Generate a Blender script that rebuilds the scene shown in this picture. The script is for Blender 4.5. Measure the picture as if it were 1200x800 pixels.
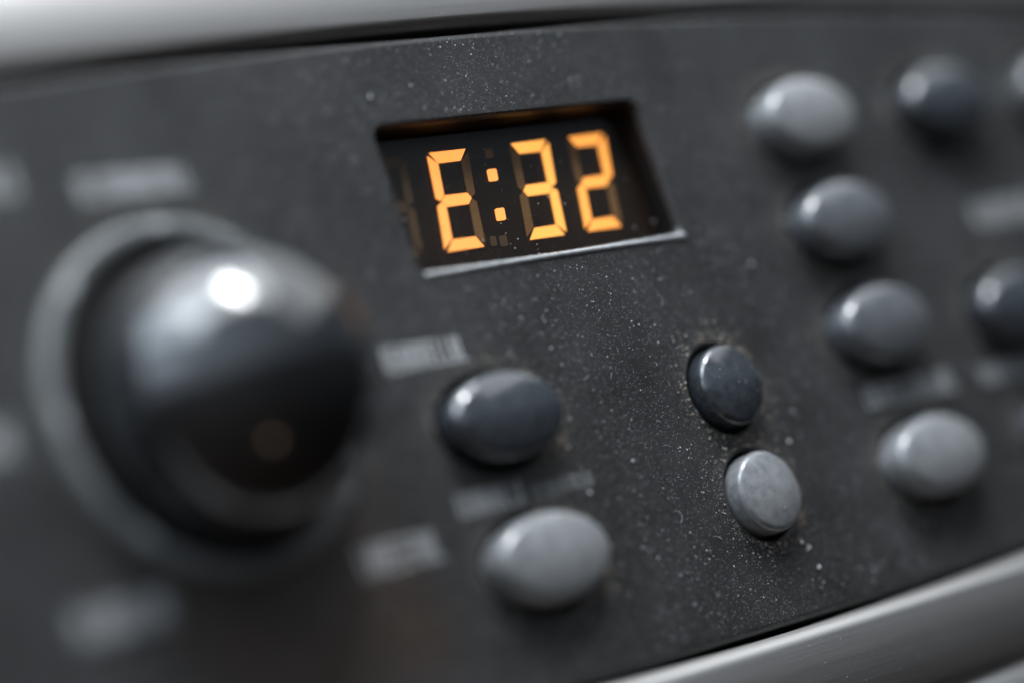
import bpy, bmesh, math, random
import numpy as np
from mathutils import Matrix, Vector, noise

for o in list(bpy.data.objects):
    bpy.data.objects.remove(o)
scene = bpy.context.scene
col = scene.collection
MM = 0.001


def W(x, y, z=0.0):
    """panel millimetres (x right, y up, z out of the panel) -> world metres"""
    return Vector((x * MM, -z * MM, y * MM))


# ------------------------------------------------------------------ camera
cam_d = bpy.data.cameras.new('camera')
cam = bpy.data.objects.new('camera', cam_d)
col.objects.link(cam)
cam_d.sensor_width = 36.0
cam_d.lens = 100.0
cam_d.clip_start = 0.01
cam_d.clip_end = 50.0
R = ((0.722031, -0.321812, 0.61246), (0.12958, 0.932473, 0.337198), (-0.679618, -0.164105, 0.714975))
ax = [W(*r) / MM for r in R]
M = Matrix.Identity(4)
for i in range(3):
    for j in range(3):
        M[j][i] = ax[i][j]
M.translation = W(-216.465, -65.126, 230.509)
cam.matrix_world = M
cam_d.dof.use_dof = True
cam_d.dof.focus_distance = 0.3335
cam_d.dof.aperture_fstop = 3.7
cam_d.dof.aperture_blades = 0
scene.camera = cam
scene.render.resolution_x = 1024
scene.render.resolution_y = 682

# ------------------------------------------------------------------ the room's light
world = bpy.data.worlds.new('World')
scene.world = world
world.use_nodes = True
nt = world.node_tree
nt.nodes.clear()
wo = nt.nodes.new('ShaderNodeOutputWorld')
bg = nt.nodes.new('ShaderNodeBackground')
tc = nt.nodes.new('ShaderNodeTexCoord')
sep = nt.nodes.new('ShaderNodeSeparateXYZ')
mr = nt.nodes.new('ShaderNodeMapRange')
mr.inputs[1].default_value = -1
mr.inputs[2].default_value = 1
cr = nt.nodes.new('ShaderNodeValToRGB')
els = cr.color_ramp.elements
els[0].position = 0.0
els[0].color = (0.045, 0.032, 0.023, 1)          # dark warm floor
els[1].position = 1.0
els[1].color = (0.84, 0.98, 1.14, 1)              # pale ceiling
e = els.new(0.555); e.color = (0.050, 0.040, 0.033, 1)
e = els.new(0.59); e.color = (0.60, 0.72, 0.86, 1)
nt.links.new(tc.outputs['Generated'], sep.inputs[0])
nt.links.new(sep.outputs['Z'], mr.inputs[0])
nt.links.new(mr.outputs[0], cr.inputs[0])
side = nt.nodes.new('ShaderNodeMapRange')         # the room is lit from the left, dim on the right
side.inputs[1].default_value = -0.8
side.inputs[2].default_value = 0.8
side.inputs[3].default_value = 3.3
side.inputs[4].default_value = 0.42
nt.links.new(sep.outputs['X'], side.inputs[0])
vm = nt.nodes.new('ShaderNodeVectorMath')
vm.operation = 'SCALE'
nt.links.new(cr.outputs[0], vm.inputs[0])
nt.links.new(side.outputs[0], vm.inputs['Scale'])
nt.links.new(vm.outputs[0], bg.inputs[0])
nt.links.new(bg.outputs[0], wo.inputs[0])
bg.inputs[1].default_value = 0.34


def area(name, direction, dist, size, size_y, power, colour, target=(-20, -10, 0)):
    d = bpy.data.lights.new(name, 'AREA')
    d.shape = 'RECTANGLE'
    d.size = size
    d.size_y = size_y
    d.energy = power
    d.color = colour
    o = bpy.data.objects.new(name, d)
    col.objects.link(o)
    t = W(*target)
    v = W(*direction).normalized()
    o.location = t + v * dist
    o.rotation_euler = v.to_track_quat('Z', 'Y').to_euler()
    return o


area('ceiling_lamp', (0.11, 0.90, 0.41), 0.7, 0.10, 0.20, 4.0, (0.97, 0.98, 1.0), (-41, -12, 10))
area('skylight', (-0.05, 0.95, 0.30), 0.7, 0.8, 0.5, 7.0, (0.88, 0.95, 1.0))
area('window_light', (-0.58, 0.78, 0.16), 1.0, 0.9, 0.4, 4.2, (0.76, 0.89, 1.0))
area('far_window', (0.70, 0.68, 0.20), 0.9, 1.2, 0.5, 2.6, (0.92, 0.97, 1.0))
area('side_window', (-0.88, 0.45, 0.10), 1.0, 0.7, 0.22, 0.7, (0.76, 0.89, 1.0))
area('low_warm_lamp', (-0.10, -0.77, 0.63), 0.5, 0.04, 0.04, 0.018, (1.0, 0.72, 0.48), (-41, -12, 10))

vs = scene.view_settings
vs.view_transform = 'Standard'
vs.look = 'None'
vs.exposure = 0.0
vs.gamma = 1.0


# ------------------------------------------------------------------ materials
def new_mat(name):
    m = bpy.data.materials.new(name)
    m.use_nodes = True
    return m, m.node_tree, m.node_tree.nodes['Principled BSDF']


def N(t, kind, **kw):
    n = t.nodes.new(kind)
    for k, v in kw.items():
        if k in n.inputs.keys():
            n.inputs[k].default_value = v
        else:
            setattr(n, k, v)
    return n


def mat_plastic(name, c1, c2, rough, bump=0.0, bscale=4000, coat=0.0, spec=0.5, vary=900):
    """moulded plastic: two tones of the same colour mottled together, fine moulded grain"""
    m, t, b = new_mat(name)
    co = N(t, 'ShaderNodeTexCoord')
    n1 = N(t, 'ShaderNodeTexNoise', Scale=vary, Detail=6.0, Roughness=0.65)
    n0 = N(t, 'ShaderNodeTexNoise', Scale=vary / 14, Detail=5.0, Roughness=0.6)
    add = N(t, 'ShaderNodeMath', operation='ADD')
    ramp = N(t, 'ShaderNodeMapRange')
    ramp.inputs[1].default_value = 0.75
    ramp.inputs[2].default_value = 1.25
    mix = N(t, 'ShaderNodeMix', data_type='RGBA')
    mix.inputs[6].default_value = (*c1, 1)
    mix.inputs[7].default_value = (*c2, 1)
    L = t.links.new
    L(co.outputs['Object'], n1.inputs['Vector'])
    L(co.outputs['Object'], n0.inputs['Vector'])
    L(n1.outputs[0], add.inputs[0])
    L(n0.outputs[0], add.inputs[1])
    L(add.outputs[0], ramp.inputs[0])
    L(ramp.outputs[0], mix.inputs[0])
    L(mix.outputs[2], b.inputs['Base Color'])
    rr = N(t, 'ShaderNodeMapRange')
    rr.inputs[1].default_value = 0.3
    rr.inputs[2].default_value = 0.7
    rr.inputs[3].default_value = max(0.03, rough - 0.07)
    rr.inputs[4].default_value = rough + 0.08
    L(n0.outputs[0], rr.inputs[0])
    L(rr.outputs[0], b.inputs['Roughness'])
    b.inputs['Specular IOR Level'].default_value = spec
    b.inputs['Coat Weight'].default_value = coat
    b.inputs['Coat Roughness'].default_value = 0.08
    if bump:
        nb = N(t, 'ShaderNodeTexNoise', Scale=bscale, Detail=3.0, Roughness=0.6)
        bp = N(t, 'ShaderNodeBump', Strength=bump, Distance=0.0001)
        L(co.outputs['Object'], nb.inputs['Vector'])
        L(nb.outputs[0], bp.inputs['Height'])
        L(bp.outputs[0], b.inputs['Normal'])
    return m


def mat_metal(name, colour, rough):
    """brushed along the rail"""
    m, t, b = new_mat(name)
    co = N(t, 'ShaderNodeTexCoord')
    mp = N(t, 'ShaderNodeMapping')
    mp.inputs['Scale'].default_value = (40, 3000, 3000)
    n = N(t, 'ShaderNodeTexNoise', Scale=1.0, Detail=4.0, Roughness=0.6)
    rr = N(t, 'ShaderNodeMapRange')
    rr.inputs[3].default_value = rough - 0.08
    rr.inputs[4].default_value = rough + 0.10
    bp = N(t, 'ShaderNodeBump', Strength=0.02, Distance=0.0001)
    L = t.links.new
    L(co.outputs['Object'], mp.inputs['Vector'])
    L(mp.outputs[0], n.inputs['Vector'])
    L(n.outputs[0], rr.inputs[0])
    L(rr.outputs[0], b.inputs['Roughness'])
    L(n.outputs[0], bp.inputs['Height'])
    L(bp.outputs[0], b.inputs['Normal'])
    b.inputs['Base Color'].default_value = (*colour, 1)
    b.inputs['Metallic'].default_value = 1.0
    return m


def mat_emit(name, c, s, c2):
    """lamp segment behind a diffuser: hotter in the middle of the digit, a little uneven"""
    m, t, b = new_mat(name)
    co = N(t, 'ShaderNodeTexCoord')
    n = N(t, 'ShaderNodeTexNoise', Scale=260.0, Detail=2.0)
    mix = N(t, 'ShaderNodeMix', data_type='RGBA')
    mix.inputs[6].default_value = (*c, 1)
    mix.inputs[7].default_value = (*c2, 1)
    L = t.links.new
    L(co.outputs['Object'], n.inputs['Vector'])
    L(n.outputs[0], mix.inputs[0])
    L(mix.outputs[2], b.inputs['Emission Color'])
    b.inputs['Emission Strength'].default_value = s
    b.inputs['Base Color'].default_value = (0.25, 0.12, 0.03, 1)
    b.inputs['Roughness'].default_value = 0.6
    return m


m_fascia = mat_plastic('charcoal_textured_plastic', (0.0115, 0.0116, 0.0119), (0.0290, 0.0290, 0.0293), 0.47, 0.35, 5200)
def add_specks(m, centre, radius, patch_colour):
    '''random pale specks in the moulded grain, and one soft-edged brown patch'''
    t = m.node_tree
    b = t.nodes['Principled BSDF']
    L = t.links.new
    base = b.inputs['Base Color'].links[0].from_socket
    co = N(t, 'ShaderNodeTexCoord')
    vo = N(t, 'ShaderNodeTexVoronoi', Scale=6500.0)
    lt = N(t, 'ShaderNodeMath', operation='LESS_THAN')
    lt.inputs[1].default_value = 0.30
    sc = N(t, 'ShaderNodeSeparateColor')
    gt = N(t, 'ShaderNodeMath', operation='GREATER_THAN')
    gt.inputs[1].default_value = 0.72
    mu = N(t, 'ShaderNodeMath', operation='MULTIPLY')
    mu2 = N(t, 'ShaderNodeMath', operation='MULTIPLY')
    mx = N(t, 'ShaderNodeMix', data_type='RGBA')
    mx.inputs[7].default_value = (0.36, 0.365, 0.37, 1)
    L(co.outputs['Object'], vo.inputs['Vector'])
    L(vo.outputs['Distance'], lt.inputs[0])
    L(vo.outputs['Color'], sc.inputs[0])
    L(sc.outputs[0], gt.inputs[0])
    L(lt.outputs[0], mu.inputs[0])
    L(gt.outputs[0], mu.inputs[1])
    L(mu.outputs[0], mu2.inputs[0])
    L(sc.outputs[1], mu2.inputs[1])
    ds = N(t, 'ShaderNodeVectorMath', operation='DISTANCE')
    ds.inputs[1].default_value = W(*centre)
    L(co.outputs['Object'], ds.inputs[0])
    nz = N(t, 'ShaderNodeTexNoise', Scale=110.0, Detail=4.0)
    L(co.outputs['Object'], nz.inputs['Vector'])
    ad = N(t, 'ShaderNodeMath', operation='MULTIPLY_ADD')
    ad.inputs[1].default_value = 0.03
    L(nz.outputs[0], ad.inputs[0])
    L(ds.outputs['Value'], ad.inputs[2])
    fa = N(t, 'ShaderNodeMapRange', interpolation_type='SMOOTHSTEP')
    fa.inputs[1].default_value = radius * MM + 0.015
    fa.inputs[2].default_value = radius * MM * 0.3 + 0.015
    fa.inputs[4].default_value = 0.85
    L(ad.outputs[0], fa.inputs[0])
    ms = N(t, 'ShaderNodeMix', data_type='RGBA')
    ms.inputs[7].default_value = (*patch_colour, 1)
    L(fa.outputs[0], ms.inputs[0])
    L(base, ms.inputs[6])
    L(ms.outputs[2], mx.inputs[6])
    L(mu2.outputs[0], mx.inputs[0])
    L(mx.outputs[2], b.inputs['Base Color'])


add_specks(m_fascia, (-38, -38, 0), 23, (0.030, 0.0165, 0.009))  # brown patch below the knob, its edge broken by noise
m_dark = mat_plastic('dark_slate_plastic', (0.014, 0.018, 0.023), (0.048, 0.055, 0.064), 0.18, 0.06, 5000, coat=0.8, spec=0.9)
m_mid = mat_plastic('mid_grey_plastic', (0.050, 0.054, 0.061), (0.120, 0.126, 0.136), 0.20, 0.06, 5000, coat=0.8, spec=0.8)
m_light = mat_plastic('silver_grey_plastic', (0.125, 0.131, 0.137), (0.255, 0.262, 0.268), 0.27, 0.06, 5000, coat=0.5, spec=0.6)
m_knob = mat_plastic('glossy_black_plastic', (0.011, 0.012, 0.0135), (0.019, 0.0205, 0.0225), 0.15, 0.0, coat=0.4, spec=1.0)
m_ring = mat_plastic('satin_grey_plastic', (0.14, 0.148, 0.151), (0.20, 0.208, 0.211), 0.38, 0.10, 5000)
m_print = mat_plastic('pale_grey_ink', (0.33, 0.34, 0.35), (0.45, 0.46, 0.47), 0.55)
m_faint = mat_plastic('worn_grey_ink', (0.13, 0.133, 0.137), (0.19, 0.193, 0.197), 0.55)
m_lip = mat_plastic('silver_grey_edge', (0.22, 0.225, 0.23), (0.42, 0.43, 0.44), 0.28, 0.15, 5000, coat=0.5)
m_board = mat_plastic('smoked_display_board', (0.013, 0.0072, 0.0042), (0.021, 0.0118, 0.0068), 0.30, vary=500)
m_off = mat_plastic('unlit_amber_segment', (0.17, 0.085, 0.028), (0.23, 0.12, 0.042), 0.55, vary=500)
m_dim = mat_plastic('unlit_brown_indicator', (0.07, 0.04, 0.018), (0.10, 0.058, 0.026), 0.55, vary=500)
m_back = mat_plastic('black_chassis', (0.006, 0.006, 0.006), (0.010, 0.010, 0.010), 0.7)
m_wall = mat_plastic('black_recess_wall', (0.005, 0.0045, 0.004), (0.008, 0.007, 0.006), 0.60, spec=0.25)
m_metal = mat_metal('brushed_aluminium', (0.475, 0.46, 0.45), 0.48)
m_dust = mat_plastic('pale_dust', (0.40, 0.405, 0.41), (0.75, 0.76, 0.77), 0.55, vary=2500)
m_grime = mat_plastic('brown_grime', (0.12, 0.10, 0.08), (0.36, 0.31, 0.255), 0.7, vary=2500)
m_lit = [mat_emit('lit_amber_segment', (1.0, 0.33, 0.07), 1.55, (1.0, 0.385, 0.095)),
         mat_emit('lit_golden_segment', (1.0, 0.39, 0.07), 1.55, (1.0, 0.45, 0.10)),
         mat_emit('lit_orange_segment', (1.0, 0.35, 0.06), 1.5, (1.0, 0.41, 0.085))]

m_glass, t, b = new_mat('cover_glass')
t.nodes.remove(b)
tr = N(t, 'ShaderNodeBsdfTransparent')
tr.inputs[0].default_value = (0.96, 0.95, 0.93, 1)
gl = N(t, 'ShaderNodeBsdfGlossy', Roughness=0.06)
fr = N(t, 'ShaderNodeFresnel', IOR=1.45)
ge = N(t, 'ShaderNodeNewGeometry')
front = N(t, 'ShaderNodeMath', operation='SUBTRACT')
front.inputs[0].default_value = 1.0
once = N(t, 'ShaderNodeMath', operation='MULTIPLY')
t.links.new(ge.outputs['Backfacing'], front.inputs[1])
t.links.new(front.outputs[0], once.inputs[0])
t.links.new(fr.outputs[0], once.inputs[1])
ms = N(t, 'ShaderNodeMixShader')
t.links.new(once.outputs[0], ms.inputs[0])
t.links.new(tr.outputs[0], ms.inputs[1])
t.links.new(gl.outputs[0], ms.inputs[2])
t.links.new(ms.outputs[0], t.nodes['Material Output'].inputs[0])


# ------------------------------------------------------------------ helpers
def link(name, me, mat, parent=None, loc=None):
    if mat and not me.materials:
        me.materials.append(mat)
    o = bpy.data.objects.new(name, me)
    col.objects.link(o)
    o.parent = parent
    if loc:
        o.location = W(*loc)
    return o


def mesh_from(name, verts, faces, smooth=True):
    me = bpy.data.meshes.new(name)
    me.from_pydata([W(*v) for v in verts], [], faces)
    me.polygons.foreach_set('use_smooth', [smooth] * len(faces))
    me.update()
    return me


def bm_mesh(name, bm):
    me = bpy.data.meshes.new(name)
    bmesh.ops.transform(bm, matrix=Matrix(((MM, 0, 0, 0), (0, 0, -MM, 0), (0, MM, 0, 0), (0, 0, 0, 1))), verts=bm.verts)
    bm.to_mesh(me)
    bm.free()
    return me


def ellipse(a, b, n=56, x=0, y=0):
    return [(x + a * math.cos(2 * math.pi * i / n), y + b * math.sin(2 * math.pi * i / n)) for i in range(n)]


def rrect(x0, x1, y0, y1, r, k=7):
    out = []
    for cx, cy, a0 in ((x1 - r, y1 - r, 0), (x0 + r, y1 - r, 90), (x0 + r, y0 + r, 180), (x1 - r, y0 + r, 270)):
        for i in range(k + 1):
            a = math.radians(a0 + 90 * i / k)
            out.append((cx + r * math.cos(a), cy + r * math.sin(a)))
    return out


def fan_loft(loops, zs, close_top=True, close_bottom=False):
    """verts and faces from a stack of equal-length loops; first loop is the bottom"""
    n = len(loops[0])
    v = [(x, y, z) for lp, z in zip(loops, zs) for x, y in lp]
    f = []
    for k in range(len(loops) - 1):
        for i in range(n):
            j = (i + 1) % n
            f.append((k * n + i, k * n + j, (k + 1) * n + j, (k + 1) * n + i))
    if close_top:
        f.append(tuple(range((len(loops) - 1) * n, len(loops) * n)))
    if close_bottom:
        f.append(tuple(range(n - 1, -1, -1)))
    return v, f


# ------------------------------------------------------------------ the panel: layout in millimetres
ARCH = 0.00028
XM = 24.3
TOP = 25.9
BOT = -52.1


def top_y(x):
    return TOP - ARCH * (x - XM) ** 2


def bot_y(x):
    return BOT + ARCH * (x - XM) ** 2


KNOB = (-41.0, -12.3)
DISP = (-7.42, 36.1, -3.46, 15.3)      # x0 x1 y0 y1 of the opening at the surface
OVAL = (8.3, 5.15)
ROUND = (5.05, 5.05)
BUTTONS = [
    # x, y, half sizes, material, height, label
    (-3.7, -20.8, OVAL, m_dark, 4.1, 'dark slate oval button nearest the knob, upper of its pair'),
    (-4.0, -37.3, OVAL, m_light, 4.1, 'silver grey oval button nearest the knob, lower of its pair'),
    (33.1, -22.5, ROUND, m_dark, 2.9, 'small dark round button below the display, upper of its pair'),
    (33.0, -36.0, ROUND, m_light, 2.9, 'small pale grey round button, lower of its pair'),
    (63.2, 9.6, OVAL, m_light, 4.5, 'pale grey oval button at the top of the column right of the display'),
    (63.2, -4.7, OVAL, m_mid, 4.5, 'mid grey oval button, second in the column right of the display'),
    (63.2, -19.0, OVAL, m_mid, 4.5, 'mid grey oval button, third in the column right of the display'),
    (64.2, -36.8, OVAL, m_light, 4.5, 'pale grey oval button at the foot of the column right of the display'),
    (91.8, 9.5, OVAL, m_dark, 4.5, 'dark oval button at the top of the far right column'),
    (91.3, -20.0, OVAL, m_dark, 4.5, 'dark oval button lower in the far right column'),
    (93.5, -37.0, OVAL, m_mid, 4.5, 'grey oval button at the foot of the far right column, cut by the picture edge'),
    (118.0, 9.5, OVAL, m_mid, 4.5, 'grey oval button cut by the right picture edge near the top'),
]
GAP = 0.55
RIM = 0.45

# ------------------------------------------------------------------ root
root = bpy.data.objects.new('appliance_control_panel', None)
col.objects.link(root)
root.empty_display_size = 0.02
root['label'] = 'dusty charcoal appliance control panel with amber E:32 display, round knob and grey buttons'
root['category'] = 'control panel'

# ------------------------------------------------------------------ fascia with real openings
bm = bmesh.new()
fill = []


def ring_verts(pts, z):
    return [bm.verts.new((x, y, z)) for x, y in pts]


def ring_edges(vs_):
    return [bm.edges.new((vs_[i], vs_[(i + 1) % len(vs_)])) for i in range(len(vs_))]


def strip(a, b, mi=0):
    for i in range(len(a)):
        j = (i + 1) % len(a)
        f = bm.faces.new((a[i], a[j], b[j], b[i]))
        f.smooth = True
        f.material_index = mi


def opening(outer_fn, r, depth, steps=5, wall=0):
    """rounded rim running down into the opening; outer_fn(inset) gives the loop"""
    prev = ring_verts(outer_fn(0), 0)
    fill.extend(ring_edges(prev))
    for s in range(1, steps + 1):
        a = math.pi / 2 * s / steps
        cur = ring_verts(outer_fn(r * math.sin(a)), -r * (1 - math.cos(a)))
        strip(prev, cur)
        prev = cur
    cur = ring_verts(outer_fn(r + 0.02), -depth)
    strip(prev, cur, wall)


# outline
X0, X1, NX = -120.0, 200.0, 80
xs = [X0 + (X1 - X0) * i / NX for i in range(NX + 1)]


def outline(d):
    return [(x, bot_y(x) + 0.35 + d) for x in xs] + [(x, top_y(x) - 0.35 - d) for x in reversed(xs)]


ER = 0.9
base = ring_verts(outline(ER), 0)
fill.extend(ring_edges(base))
prev = base
for s in range(1, 6):
    a = math.pi / 2 * s / 5
    cur = ring_verts(outline(ER * (1 - math.sin(a))), -ER * (1 - math.cos(a)))
    strip(cur, prev)
    prev = cur
cur = ring_verts(outline(0), -5)
strip(cur, prev)

DR = 1.15
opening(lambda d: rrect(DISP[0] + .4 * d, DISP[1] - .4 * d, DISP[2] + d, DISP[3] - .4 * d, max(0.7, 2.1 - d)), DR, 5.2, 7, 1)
for x, y, (a_, b_), mt, h, lab in BUTTONS:
    opening(lambda d, x=x, y=y, a_=a_, b_=b_: ellipse(a_ + GAP + RIM - d, b_ + GAP + RIM - d, 56, x, y), RIM, 5.0, 4)
res = bmesh.ops.triangle_fill(bm, edges=fill, use_beauty=True, normal=(0, 0, 1))
for f in res['geom']:
    if isinstance(f, bmesh.types.BMFace):
        f.smooth = False
bmesh.ops.recalc_face_normals(bm, faces=bm.faces)
bm.normal_update()
if max(bm.faces, key=lambda f: f.calc_area()).normal.z < 0:
    bmesh.ops.reverse_faces(bm, faces=bm.faces)
fascia = link('fascia', bm_mesh('fascia', bm), m_fascia, root)
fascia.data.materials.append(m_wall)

# plate behind the openings
v, f = fan_loft([rrect(-125, 205, -70, 45, 2), rrect(-125, 205, -70, 45, 2)], [-8.0, -5.6], True, True)
link('back_plate', mesh_from('back_plate', v, f, False), m_back, root)


# ------------------------------------------------------------------ metal rails above and below
def rail(name, edge, sign, profile, label):
    n = len(profile)
    v, f = [], []
    for x in xs:
        for d, z in profile:
            v.append((x, edge(x) + sign * d, z))
    for i in range(NX):
        for k in range(n - 1):
            q = (i * n + k, i * n + k + 1, (i + 1) * n + k + 1, (i + 1) * n + k)
            f.append(q if sign < 0 else q[::-1])
    me = mesh_from(name, v, f, True)
    o = link(name, me, m_metal, root)
    o['label'] = label
    return o


def arc(cx, cz, r, a0, a1, k, rz=None):
    rz = r if rz is None else rz
    return [(cx + r * math.cos(math.radians(a0 + (a1 - a0) * i / k)), cz + rz * math.sin(math.radians(a0 + (a1 - a0) * i / k))) for i in range(k + 1)]


top_profile = [(0.5, -5.5), (0.5, -1.5)] + arc(2.2, -1.4, 1.7, 178, 104, 10, 1.9) + [(8.0, -0.3), (14.0, -1.3), (17.0, -5.5)]
rail('upper_rail', top_y, 1, top_profile, 'brushed silver metal rail along the top of the panel')
bot_profile = [(0.4, -5.5), (0.4, -0.6)] + arc(2.3, -0.4, 1.9, 180, 90, 8, 2.6) + [(3.2, 2.2), (11.4, 3.0), (12.0, 2.4), (12.8, 1.6), (13.6, 1.9), (14.4, 2.4), (22.0, 2.6), (22.5, -5.5)]
rail('lower_rail', bot_y, -1, bot_profile, 'silver metal rail along the bottom with a bright upper edge')

# ------------------------------------------------------------------ knob and its ring
prof = [(13.2, 0.1), (13.6, 0.9)]
KR, KZ = 15.5, 4.0
for i in range(0, 25):
    a = math.radians(-11 + 100.0 * i / 24)
    prof.append((KR * math.cos(a), KZ + KR * math.sin(a)))
n = 96
loops = [ellipse(r, r, n) for r, z in prof]
v, f = fan_loft(loops, [z for r, z in prof])
knob = link('knob', mesh_from('knob', v, f), m_knob, root, (KNOB[0] - 0.1, KNOB[1] - 1.1, 0))
knob['label'] = 'large glossy black domed knob'

rp = [(19.6, 0.02), (19.55, 0.5), (19.35, 0.95), (19.0, 1.1), (18.1, 1.1), (17.6, 0.8), (17.3, 0.4), (17.3, 0.03)]
loops = [ellipse(r, r, n) for r, z in rp]
v, f = fan_loft(loops, [z for r, z in rp], False)
ring = link('knob_ring', mesh_from('knob_ring', v, f), m_ring, root, (KNOB[0], KNOB[1], 0))
ring['label'] = 'grey raised ring around the base of the knob'


v, f = fan_loft([ellipse(17.25, 17.25, n)] * 2, [0.005, 0.06])  # thin black disc, paints the shade in the gap around the knob
gap_shade = link('knob_gap_shade', mesh_from('knob_gap_shade', v, f, False), m_wall, root, (KNOB[0], KNOB[1], 0))
gap_shade['label'] = 'black disc added for the shade between the knob and its ring'


def slab(w, h, d, r):
    a = rrect(-w / 2, w / 2, -h / 2, h / 2, r, 3)
    c = rrect(-w / 2 + d * .4, w / 2 - d * .4, -h / 2 + d * .4, h / 2 - d * .4, max(r - d * .4, 0.02), 3)
    return fan_loft([a, a, c], [0, d * .6, d])


v, f = slab(0.95, 2.4, 0.3, 0.4)
tick_me = mesh_from('tick', v, f, False)
for ang in (90, 180, 0, 225, 315, 135, 45):
    a = math.radians(ang)
    tk = link('tick', tick_me, m_print, ring, (18.55 * math.cos(a), 18.55 * math.sin(a), 1.11))
    tk.rotation_euler = (0, -a, 0)


# ------------------------------------------------------------------ buttons
CROWN = 0.7


def button_mesh(a_, b_, h):
    sh = 1.6 if a_ > 6 else 0.9
    z0 = h - sh - CROWN
    end = math.pi / 2 - math.atan(2 * CROWN / (b_ - sh))
    prof = [(0.0, -4.6), (0.0, z0)]
    for i in range(1, 10):
        t_ = end * i / 9
        prof.append((sh * (1 - math.cos(t_)), z0 + sh * math.sin(t_)))
    d1, z1 = prof[-1]
    loops = [ellipse(a_ - d, b_ - d, 56) for d, z in prof]
    zs = [z for d, z in prof]
    for s in (0.92, 0.82, 0.7, 0.56, 0.42, 0.28, 0.14):      # crowned top
        loops.append(ellipse((a_ - d1) * s, (b_ - d1) * s, 56))
        zs.append(z1 + CROWN * (1 - s * s))
    return fan_loft(loops, zs)


cache = {}
for x, y, (a_, b_), mt, h, lab in BUTTONS:
    key = (a_, h, mt.name)
    if key not in cache:
        v, f = button_mesh(a_, b_, h)
        cache[key] = mesh_from('button', v, f)
    o = link('button', cache[key], mt, root, (x, y, 0))
    o['label'] = lab

# ------------------------------------------------------------------ display: board, segments, cover glass
ZB = -4.0
v, f = fan_loft([rrect(DISP[0] - 1, DISP[1] + 1, DISP[2] - 1, DISP[3] + 1, 1)] * 2, [ZB - 0.8, ZB], True, True)
disp = link('display', mesh_from('display', v, f, False), m_board, root)
disp['label'] = 'recessed display showing E:32 in glowing amber segments'

DW, DH, TH, SL = 6.45, 12.1, 1.36, 2.28
g = 0.12


def seg_polys():
    w, h, t_ = DW, DH, TH
    m_ = h / 2
    c = 0.28
    q = t_ / 2
    return {
        'a': [(c + g, h), (w - c - g, h), (w - c * .2 - g - .1, h - c * .5), (w - t_ - g, h - t_), (t_ + g, h - t_), (c * .2 + g + .1, h - c * .5)][0:2] + [(w - t_ - g, h - t_), (t_ + g, h - t_)],
        'd': [(c + g, 0), (t_ + g, t_), (w - t_ - g, t_), (w - c - g, 0)],
        'g': [(q * 1.15 + g, m_), (t_ + g, m_ + q), (w - t_ - g, m_ + q), (w - q * 1.15 - g, m_), (w - t_ - g, m_ - q), (t_ + g, m_ - q)],
        'f': [(0, h - c - g), (t_, h - t_ - g), (t_, m_ + q + g), (q * 1.1, m_ + g), (0.12, m_ + q * .75)],
        'e': [(0, c + g), (0.12, m_ - q * .75), (q * 1.1, m_ - g), (t_, m_ - q - g), (t_, t_ + g)],
        'b': [(w, h - c - g), (w - 0.12, m_ + q * .75), (w - q * 1.1, m_ + g), (w - t_, m_ + q + g), (w - t_, h - t_ - g)],
        'c': [(w, c + g), (w - t_, t_ + g), (w - t_, m_ - q - g), (w - q * 1.1, m_ - g), (w - 0.12, m_ - q * .75)],
    }


def seg_object(poly, mat, x0, name='segment', thick=0.18, label=None):
    ar = sum(poly[i][0] * poly[(i + 1) % len(poly)][1] - poly[(i + 1) % len(poly)][0] * poly[i][1] for i in range(len(poly)))
    if ar < 0:
        poly = poly[::-1]
    lp = [(x0 + x + SL * y / DH, y + OFFY) for x, y in poly]
    v, f = fan_loft([lp, lp], [ZB - 0.1, ZB + thick], True, False)
    o = link(name, mesh_from(name, v, f, False), mat, disp)
    if label:
        o['label'] = label
    return o


SP = seg_polys()
OFFX = 1.0
OFFY = 0.35
for x0, lit, mi in ((0.0, 'afged', 0), (13.15, 'abgcd', 1), (22.85, 'abged', 2), (-9.7, '', 0)):
    for k, poly in SP.items():
        on = k in lit
        seg_object(poly, m_lit[mi] if on else (m_off if lit else m_dim), x0 + OFFX, thick=0.18 if on else 0.06,
                   label='glowing amber segment' if on else 'unlit brown segment')


def dot(cx, cy, w, h, mat, label):
    pts = rrect(cx - w / 2, cx + w / 2, cy - h / 2, cy + h / 2, 0.22, 3)
    pts = [(x - SL * cy / DH, y - OFFY) for x, y in pts]
    seg_object(pts, mat, 0, 'colon_dot' if mat not in (m_off, m_dim) else 'indicator', 0.16 if mat not in (m_off, m_dim) else 0.06, label)


dot(12.25, 8.85, 1.45, 1.5, m_lit[0], 'upper glowing dot of the colon')
dot(11.35, 3.95, 1.45, 1.5, m_lit[0], 'lower glowing dot of the colon')
dot(12.9, 11.6, 1.3, 1.2, m_off, 'unlit indicator above the colon')
dot(8.9, 0.85, 1.0, 1.2, m_dim, 'unlit indicator below the colon')
dot(10.45, 0.7, 1.2, 1.3, m_dim, 'unlit indicator below the colon beside the 3')

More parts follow.
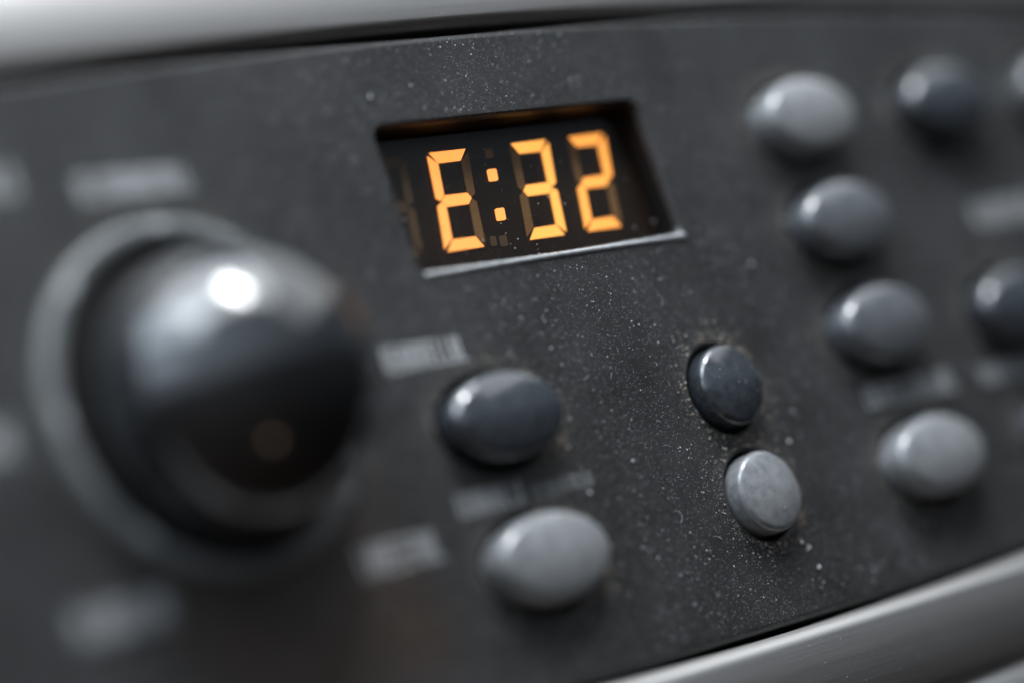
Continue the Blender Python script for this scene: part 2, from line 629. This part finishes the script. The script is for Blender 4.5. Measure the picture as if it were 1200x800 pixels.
# pale silvery lip along the lower edge of the opening, thicker at its right end
lv, lf, nq = [], [], 14
stations = [(DISP[0] + 0.7, 0.05), (DISP[0] + 0.85, 0.26), (DISP[0] + 1.3, 0.36), (DISP[1] - 2.4, 0.38), (DISP[1] - 1.3, 0.50), (DISP[1] - 0.7, 0.58), (DISP[1] - 0.25, 0.42), (DISP[1] - 0.1, 0.06)]
for x, r_ in stations:
    for q in range(nq):
        a = 2 * math.pi * q / nq
        lv.append((x, DISP[2] + 0.42 + r_ * math.sin(a), -0.12 + r_ * math.cos(a)))
for i in range(len(stations) - 1):
    for q in range(nq):
        r_ = (q + 1) % nq
        lf.append((i * nq + q, (i + 1) * nq + q, (i + 1) * nq + r_, i * nq + r_)[::-1])
lip = link('display_lip', mesh_from('display_lip', lv, lf), m_lip, root)
lip['label'] = 'bright silvery lip along the lower edge of the display'

v, f = fan_loft([rrect(DISP[0] + DR + .05, DISP[1] - DR - .05, DISP[2] + DR + .05, DISP[3] - DR - .05, .5)] * 2, [-3.3, -2.9], True, True)
glass = link('cover_glass', mesh_from('cover_glass', v, f, False), m_glass, disp)

# ------------------------------------------------------------------ printed captions (too blurred to read: letter-like strokes)
rng = random.Random(7)


def caption(xa, xb, yc, h, label, ink=None):
    v, f = [], []

    def bar(x0, x1, y0, y1):
        k = len(v)
        for z in (0.012, 0.035):
            v.extend([(x0, y0, z), (x1, y0, z), (x1, y1, z), (x0, y1, z)])
        f.extend([(k + 4, k + 5, k + 6, k + 7), (k, k + 1, k + 5, k + 4), (k + 1, k + 2, k + 6, k + 5), (k + 2, k + 3, k + 7, k + 6), (k + 3, k, k + 4, k + 7)])
    x = xa
    s = h * 0.10
    lw = h * 0.29
    while x + lw <= xb + 0.3:
        y0, y1 = yc - h / 2, yc + h / 2
        k = rng.randrange(4)
        bar(x, x + s, y0, y1)
        if k in (0, 2):
            bar(x + lw - s, x + lw, y0, y1)
        if k in (0, 1):
            bar(x + s, x + lw - (s if k == 0 else 0), y1 - s, y1)
        if k in (1, 2):
            bar(x + s, x + lw - (s if k == 2 else 0), yc - s / 2, yc + s / 2)
        if k in (1, 3):
            bar(x + s, x + lw, y0, y0 + s)
        x += lw + h * 0.09
    o = link('printed_caption', mesh_from('printed_caption', v, f, False), ink or m_print, root)
    o['label'] = label


caption(-48.5, -33.8, 11.6, 3.0, 'blurred pale caption above the knob')
caption(-68.0, -54.8, 13.2, 3.4, 'blurred pale caption cut by the left picture edge, upper')
caption(-76.0, -63.8, -13.0, 3.4, 'blurred pale caption left of the knob')
caption(-16.5, -4.8, -11.9, 2.9, 'blurred pale caption right of the knob, above the dark oval button')
caption(-28.6, -17.0, -32.7, 3.4, 'blurred pale caption below right of the knob')
caption(-64.5, -53.0, -32.4, 3.4, 'blurred pale caption below left of the knob')
caption(-13.0, -3.2, -29.2, 2.6, 'faint pale caption between the two oval buttons by the knob')
caption(-2.0, 7.4, -29.4, 1.7, 'thin faint caption beside the gap between the oval buttons', m_faint)
caption(57.2, 75.6, -27.4, 3.0, 'blurred grey caption between the third and fourth column buttons')
caption(81.0, 104.0, -27.8, 2.2, 'faint grey caption in the far right column')
caption(91.5, 106.0, -6.3, 3.2, 'blurred grey caption in the far right column between two buttons')

# ------------------------------------------------------------------ dust and grime
R2 = np.random.default_rng(11)
OCT_V = np.array([(1, 0, 0), (-1, 0, 0), (0, 1, 0), (0, -1, 0), (0, 0, 1), (0, 0, -1)], float)
OCT_F = np.array([(0, 2, 4), (2, 1, 4), (1, 3, 4), (3, 0, 4), (2, 0, 5), (1, 2, 5), (3, 1, 5), (0, 3, 5)])


def in_hole(x, y, grow=0.0):
    if DISP[0] - grow < x < DISP[1] + grow and DISP[2] - grow < y < DISP[3] + grow:
        return True
    if math.hypot(x - KNOB[0], y - KNOB[1]) < 20.2 + grow:
        return True
    for bx, by, (a_, b_), mt, h, lab in BUTTONS:
        if ((x - bx) / (a_ + GAP + grow)) ** 2 + ((y - by) / (b_ + GAP + grow)) ** 2 < 1:
            return True
    return False


def grains(name, pts, sizes, mat, label, cat):
    n = len(pts)
    P = np.array(pts)
    S = np.array(sizes)
    sc = R2.uniform(0.55, 1.3, (n, 1, 3)) * S[:, None, None]
    sc[:, :, 2] *= 0.75
    V = OCT_V[None] * sc + R2.normal(0, 0.16, (n, 6, 3)) * S[:, None, None]
    a = R2.uniform(0, 2 * np.pi, n)
    ca, sa = np.cos(a)[:, None], np.sin(a)[:, None]
    x = V[:, :, 0] * ca - V[:, :, 1] * sa
    y = V[:, :, 0] * sa + V[:, :, 1] * ca
    z = V[:, :, 2]
    w = np.stack([x + P[:, None, 0], -(z + P[:, None, 2] + S[:, None] * 0.35), y + P[:, None, 1]], 2).reshape(-1, 3) * MM
    F = (OCT_F[None] + (np.arange(n) * 6)[:, None, None]).reshape(-1, 3)
    me = bpy.data.meshes.new(name)
    me.vertices.add(len(w))
    me.vertices.foreach_set('co', w.ravel())
    me.loops.add(F.size)
    me.loops.foreach_set('vertex_index', F.ravel().astype(np.int32))
    me.polygons.add(len(F))
    me.polygons.foreach_set('loop_start', np.arange(0, F.size, 3, dtype=np.int32))
    me.polygons.foreach_set('loop_total', np.full(len(F), 3, dtype=np.int32))
    me.update()
    me.validate()
    o = link(name, me, mat)
    o['kind'] = 'stuff'
    o['label'] = label
    o['category'] = cat
    return o


pts, sizes = [], []
tries = 0
while len(pts) < 75000 and tries < 500000:
    tries += 1
    x = R2.uniform(-80, 125)
    y = R2.uniform(-58, 28)
    if not (bot_y(x) + 1.0 < y < top_y(x) - 0.8) or in_hole(x, y, 0.3):
        continue
    dens = 0.6 + 0.55 * noise.noise((x * 0.16, y * 0.16, 3.1)) + 0.35 * noise.noise((x * 0.6, y * 0.6, 8.0))
    if R2.random() > max(0.12, dens):
        continue
    pts.append((x, y, 0.0))
    sizes.append(min(0.12, 0.014 + 0.015 * R2.pareto(2.3)))
# a few larger crumbs
for x, y in [(38.0, -43.6), (38.4, -46.2), (37.0, -42.8), (14.5, -28.6), (6.3, -31.0), (45.5, -8.0), (41.0, -30.5), (43.5, -27.0), (-6.0, 18.5), (5.0, -36.0)]:
    pts.append((x, y, 0.0)); sizes.append(R2.uniform(0.2, 0.36))
# rails
def on_profile(profile, lo, hi, edge, sign, count):
    for _ in range(count):
        x = R2.uniform(-70, 120)
        d = R2.uniform(lo, hi)
        for (d0, z0), (d1, z1) in zip(profile, profile[1:]):
            if d0 <= d <= d1 and d1 > d0:
                z = z0 + (z1 - z0) * (d - d0) / (d1 - d0)
                pts.append((x, edge(x) + sign * d, z))
                sizes.append(min(0.06, 0.012 + 0.014 * R2.pareto(2.8)))
                break
on_profile(top_profile, 0.8, 8, top_y, 1, 2600)
on_profile(bot_profile, 0.8, 9, bot_y, -1, 3600)
# cover glass
for _ in range(420):
    x = R2.uniform(DISP[0] + 1.4, DISP[1] - 1.4)
    y = R2.uniform(DISP[2] + 1.4, DISP[3] - 1.4)
    y = DISP[2] + 1.4 + (y - DISP[2] - 1.4) * R2.random() ** 0.5
    pts.append((x, y, -2.9)); sizes.append(min(0.14, 0.016 + 0.016 * R2.pareto(2.2)))
# lower lip of the display opening and button tops
for _ in range(420):
    x = R2.uniform(DISP[0] + 1.5, DISP[1] - 1.5)
    a = R2.uniform(0.1, 1.3)
    pts.append((x, DISP[2] + DR * math.sin(a), -DR * (1 - math.cos(a)))); sizes.append(min(0.12, 0.02 + 0.02 * R2.pareto(2.4)))
for bx, by, (a_, b_), mt, h, lab in BUTTONS:
    sh = 1.2 if a_ > 6 else 0.8
    for _ in range(150):
        r_, th = math.sqrt(R2.random()), R2.uniform(0, 2 * math.pi)
        pts.append((bx + (a_ - sh) * r_ * math.cos(th), by + (b_ - sh) * r_ * math.sin(th), h - CROWN * r_ * r_ - 0.03))
        sizes.append(min(0.07, 0.012 + 0.014 * R2.pareto(2.6)))
grains('dust', pts, sizes, m_dust, 'fine pale dust specks scattered over the whole panel', 'dust')

pts, sizes = [], []
for bx, by, (a_, b_), mt, h, lab in BUTTONS:
    for _ in range(1700):
        th = R2.uniform(0, 2 * math.pi) if R2.random() < 0.6 else R2.normal(-0.2, 0.9)
        k = noise.noise((math.cos(th) * 1.5 + bx, math.sin(th) * 1.5 + by, 0))
        d = GAP + RIM + abs(R2.normal(0, 0.6 + 1.1 * max(0, k + 0.25)))
        x, y = bx + (a_ + d) * math.cos(th), by + (b_ + d) * math.sin(th)
        if in_hole(x, y, RIM):
            continue
        pts.append((x, y, 0.0)); sizes.append(min(0.24, 0.03 + 0.04 * R2.pareto(2.4)))
for _ in range(1500):
    th = R2.uniform(0, 2 * math.pi)
    d = abs(R2.normal(0, 0.7)) + 20.2
    pts.append((KNOB[0] + d * math.cos(th), KNOB[1] + d * math.sin(th), 0.0)); sizes.append(min(0.22, 0.03 + 0.04 * R2.pareto(2.4)))
for _ in range(2600):                             # brown grains scattered below the knob
    x, y = R2.normal(-36, 9), R2.normal(-38, 5)
    if in_hole(x, y, 0.3) or y < bot_y(x) + 1:
        continue
    pts.append((x, y, 0.0)); sizes.append(min(0.2, 0.025 + 0.03 * R2.pareto(2.6)))
grains('grime', pts, sizes, m_grime, 'brownish grime gathered around the buttons and the knob ring', 'grime')

# a little lint
fv, ff = [], []
for _ in range(34):
    x, y = R2.uniform(-10, 75), R2.uniform(-46, 22)
    if in_hole(x, y, 1.5) or not (bot_y(x) + 2 < y < top_y(x) - 2):
        continue
    a = R2.uniform(0, 2 * math.pi)
    curl = R2.normal(0, 0.35)
    rad = R2.uniform(0.012, 0.022)
    px, py = x, y
    k0 = len(fv)
    steps = 7
    ln = R2.uniform(0.4, 2.2) / steps
    for i in range(steps + 1):
        nx_, ny_ = -math.sin(a), math.cos(a)
        zc = 0.03 + 0.12 * math.sin(math.pi * i / steps)
        for q in range(3):
            t_ = 2 * math.pi * q / 3
            fv.append((px + nx_ * rad * math.cos(t_), py + ny_ * rad * math.cos(t_), zc + rad * math.sin(t_)))
        px += ln * math.cos(a); py += ln * math.sin(a); a += curl
    for i in range(steps):
        for q in range(3):
            r_ = (q + 1) % 3
            ff.append((k0 + i * 3 + q, k0 + i * 3 + r_, k0 + i * 3 + 3 + r_, k0 + i * 3 + 3 + q))
lint = link('lint', mesh_from('lint', fv, ff), m_dust)
lint['kind'] = 'stuff'
lint['label'] = 'short pale lint fibres lying on the panel'
lint['category'] = 'lint'
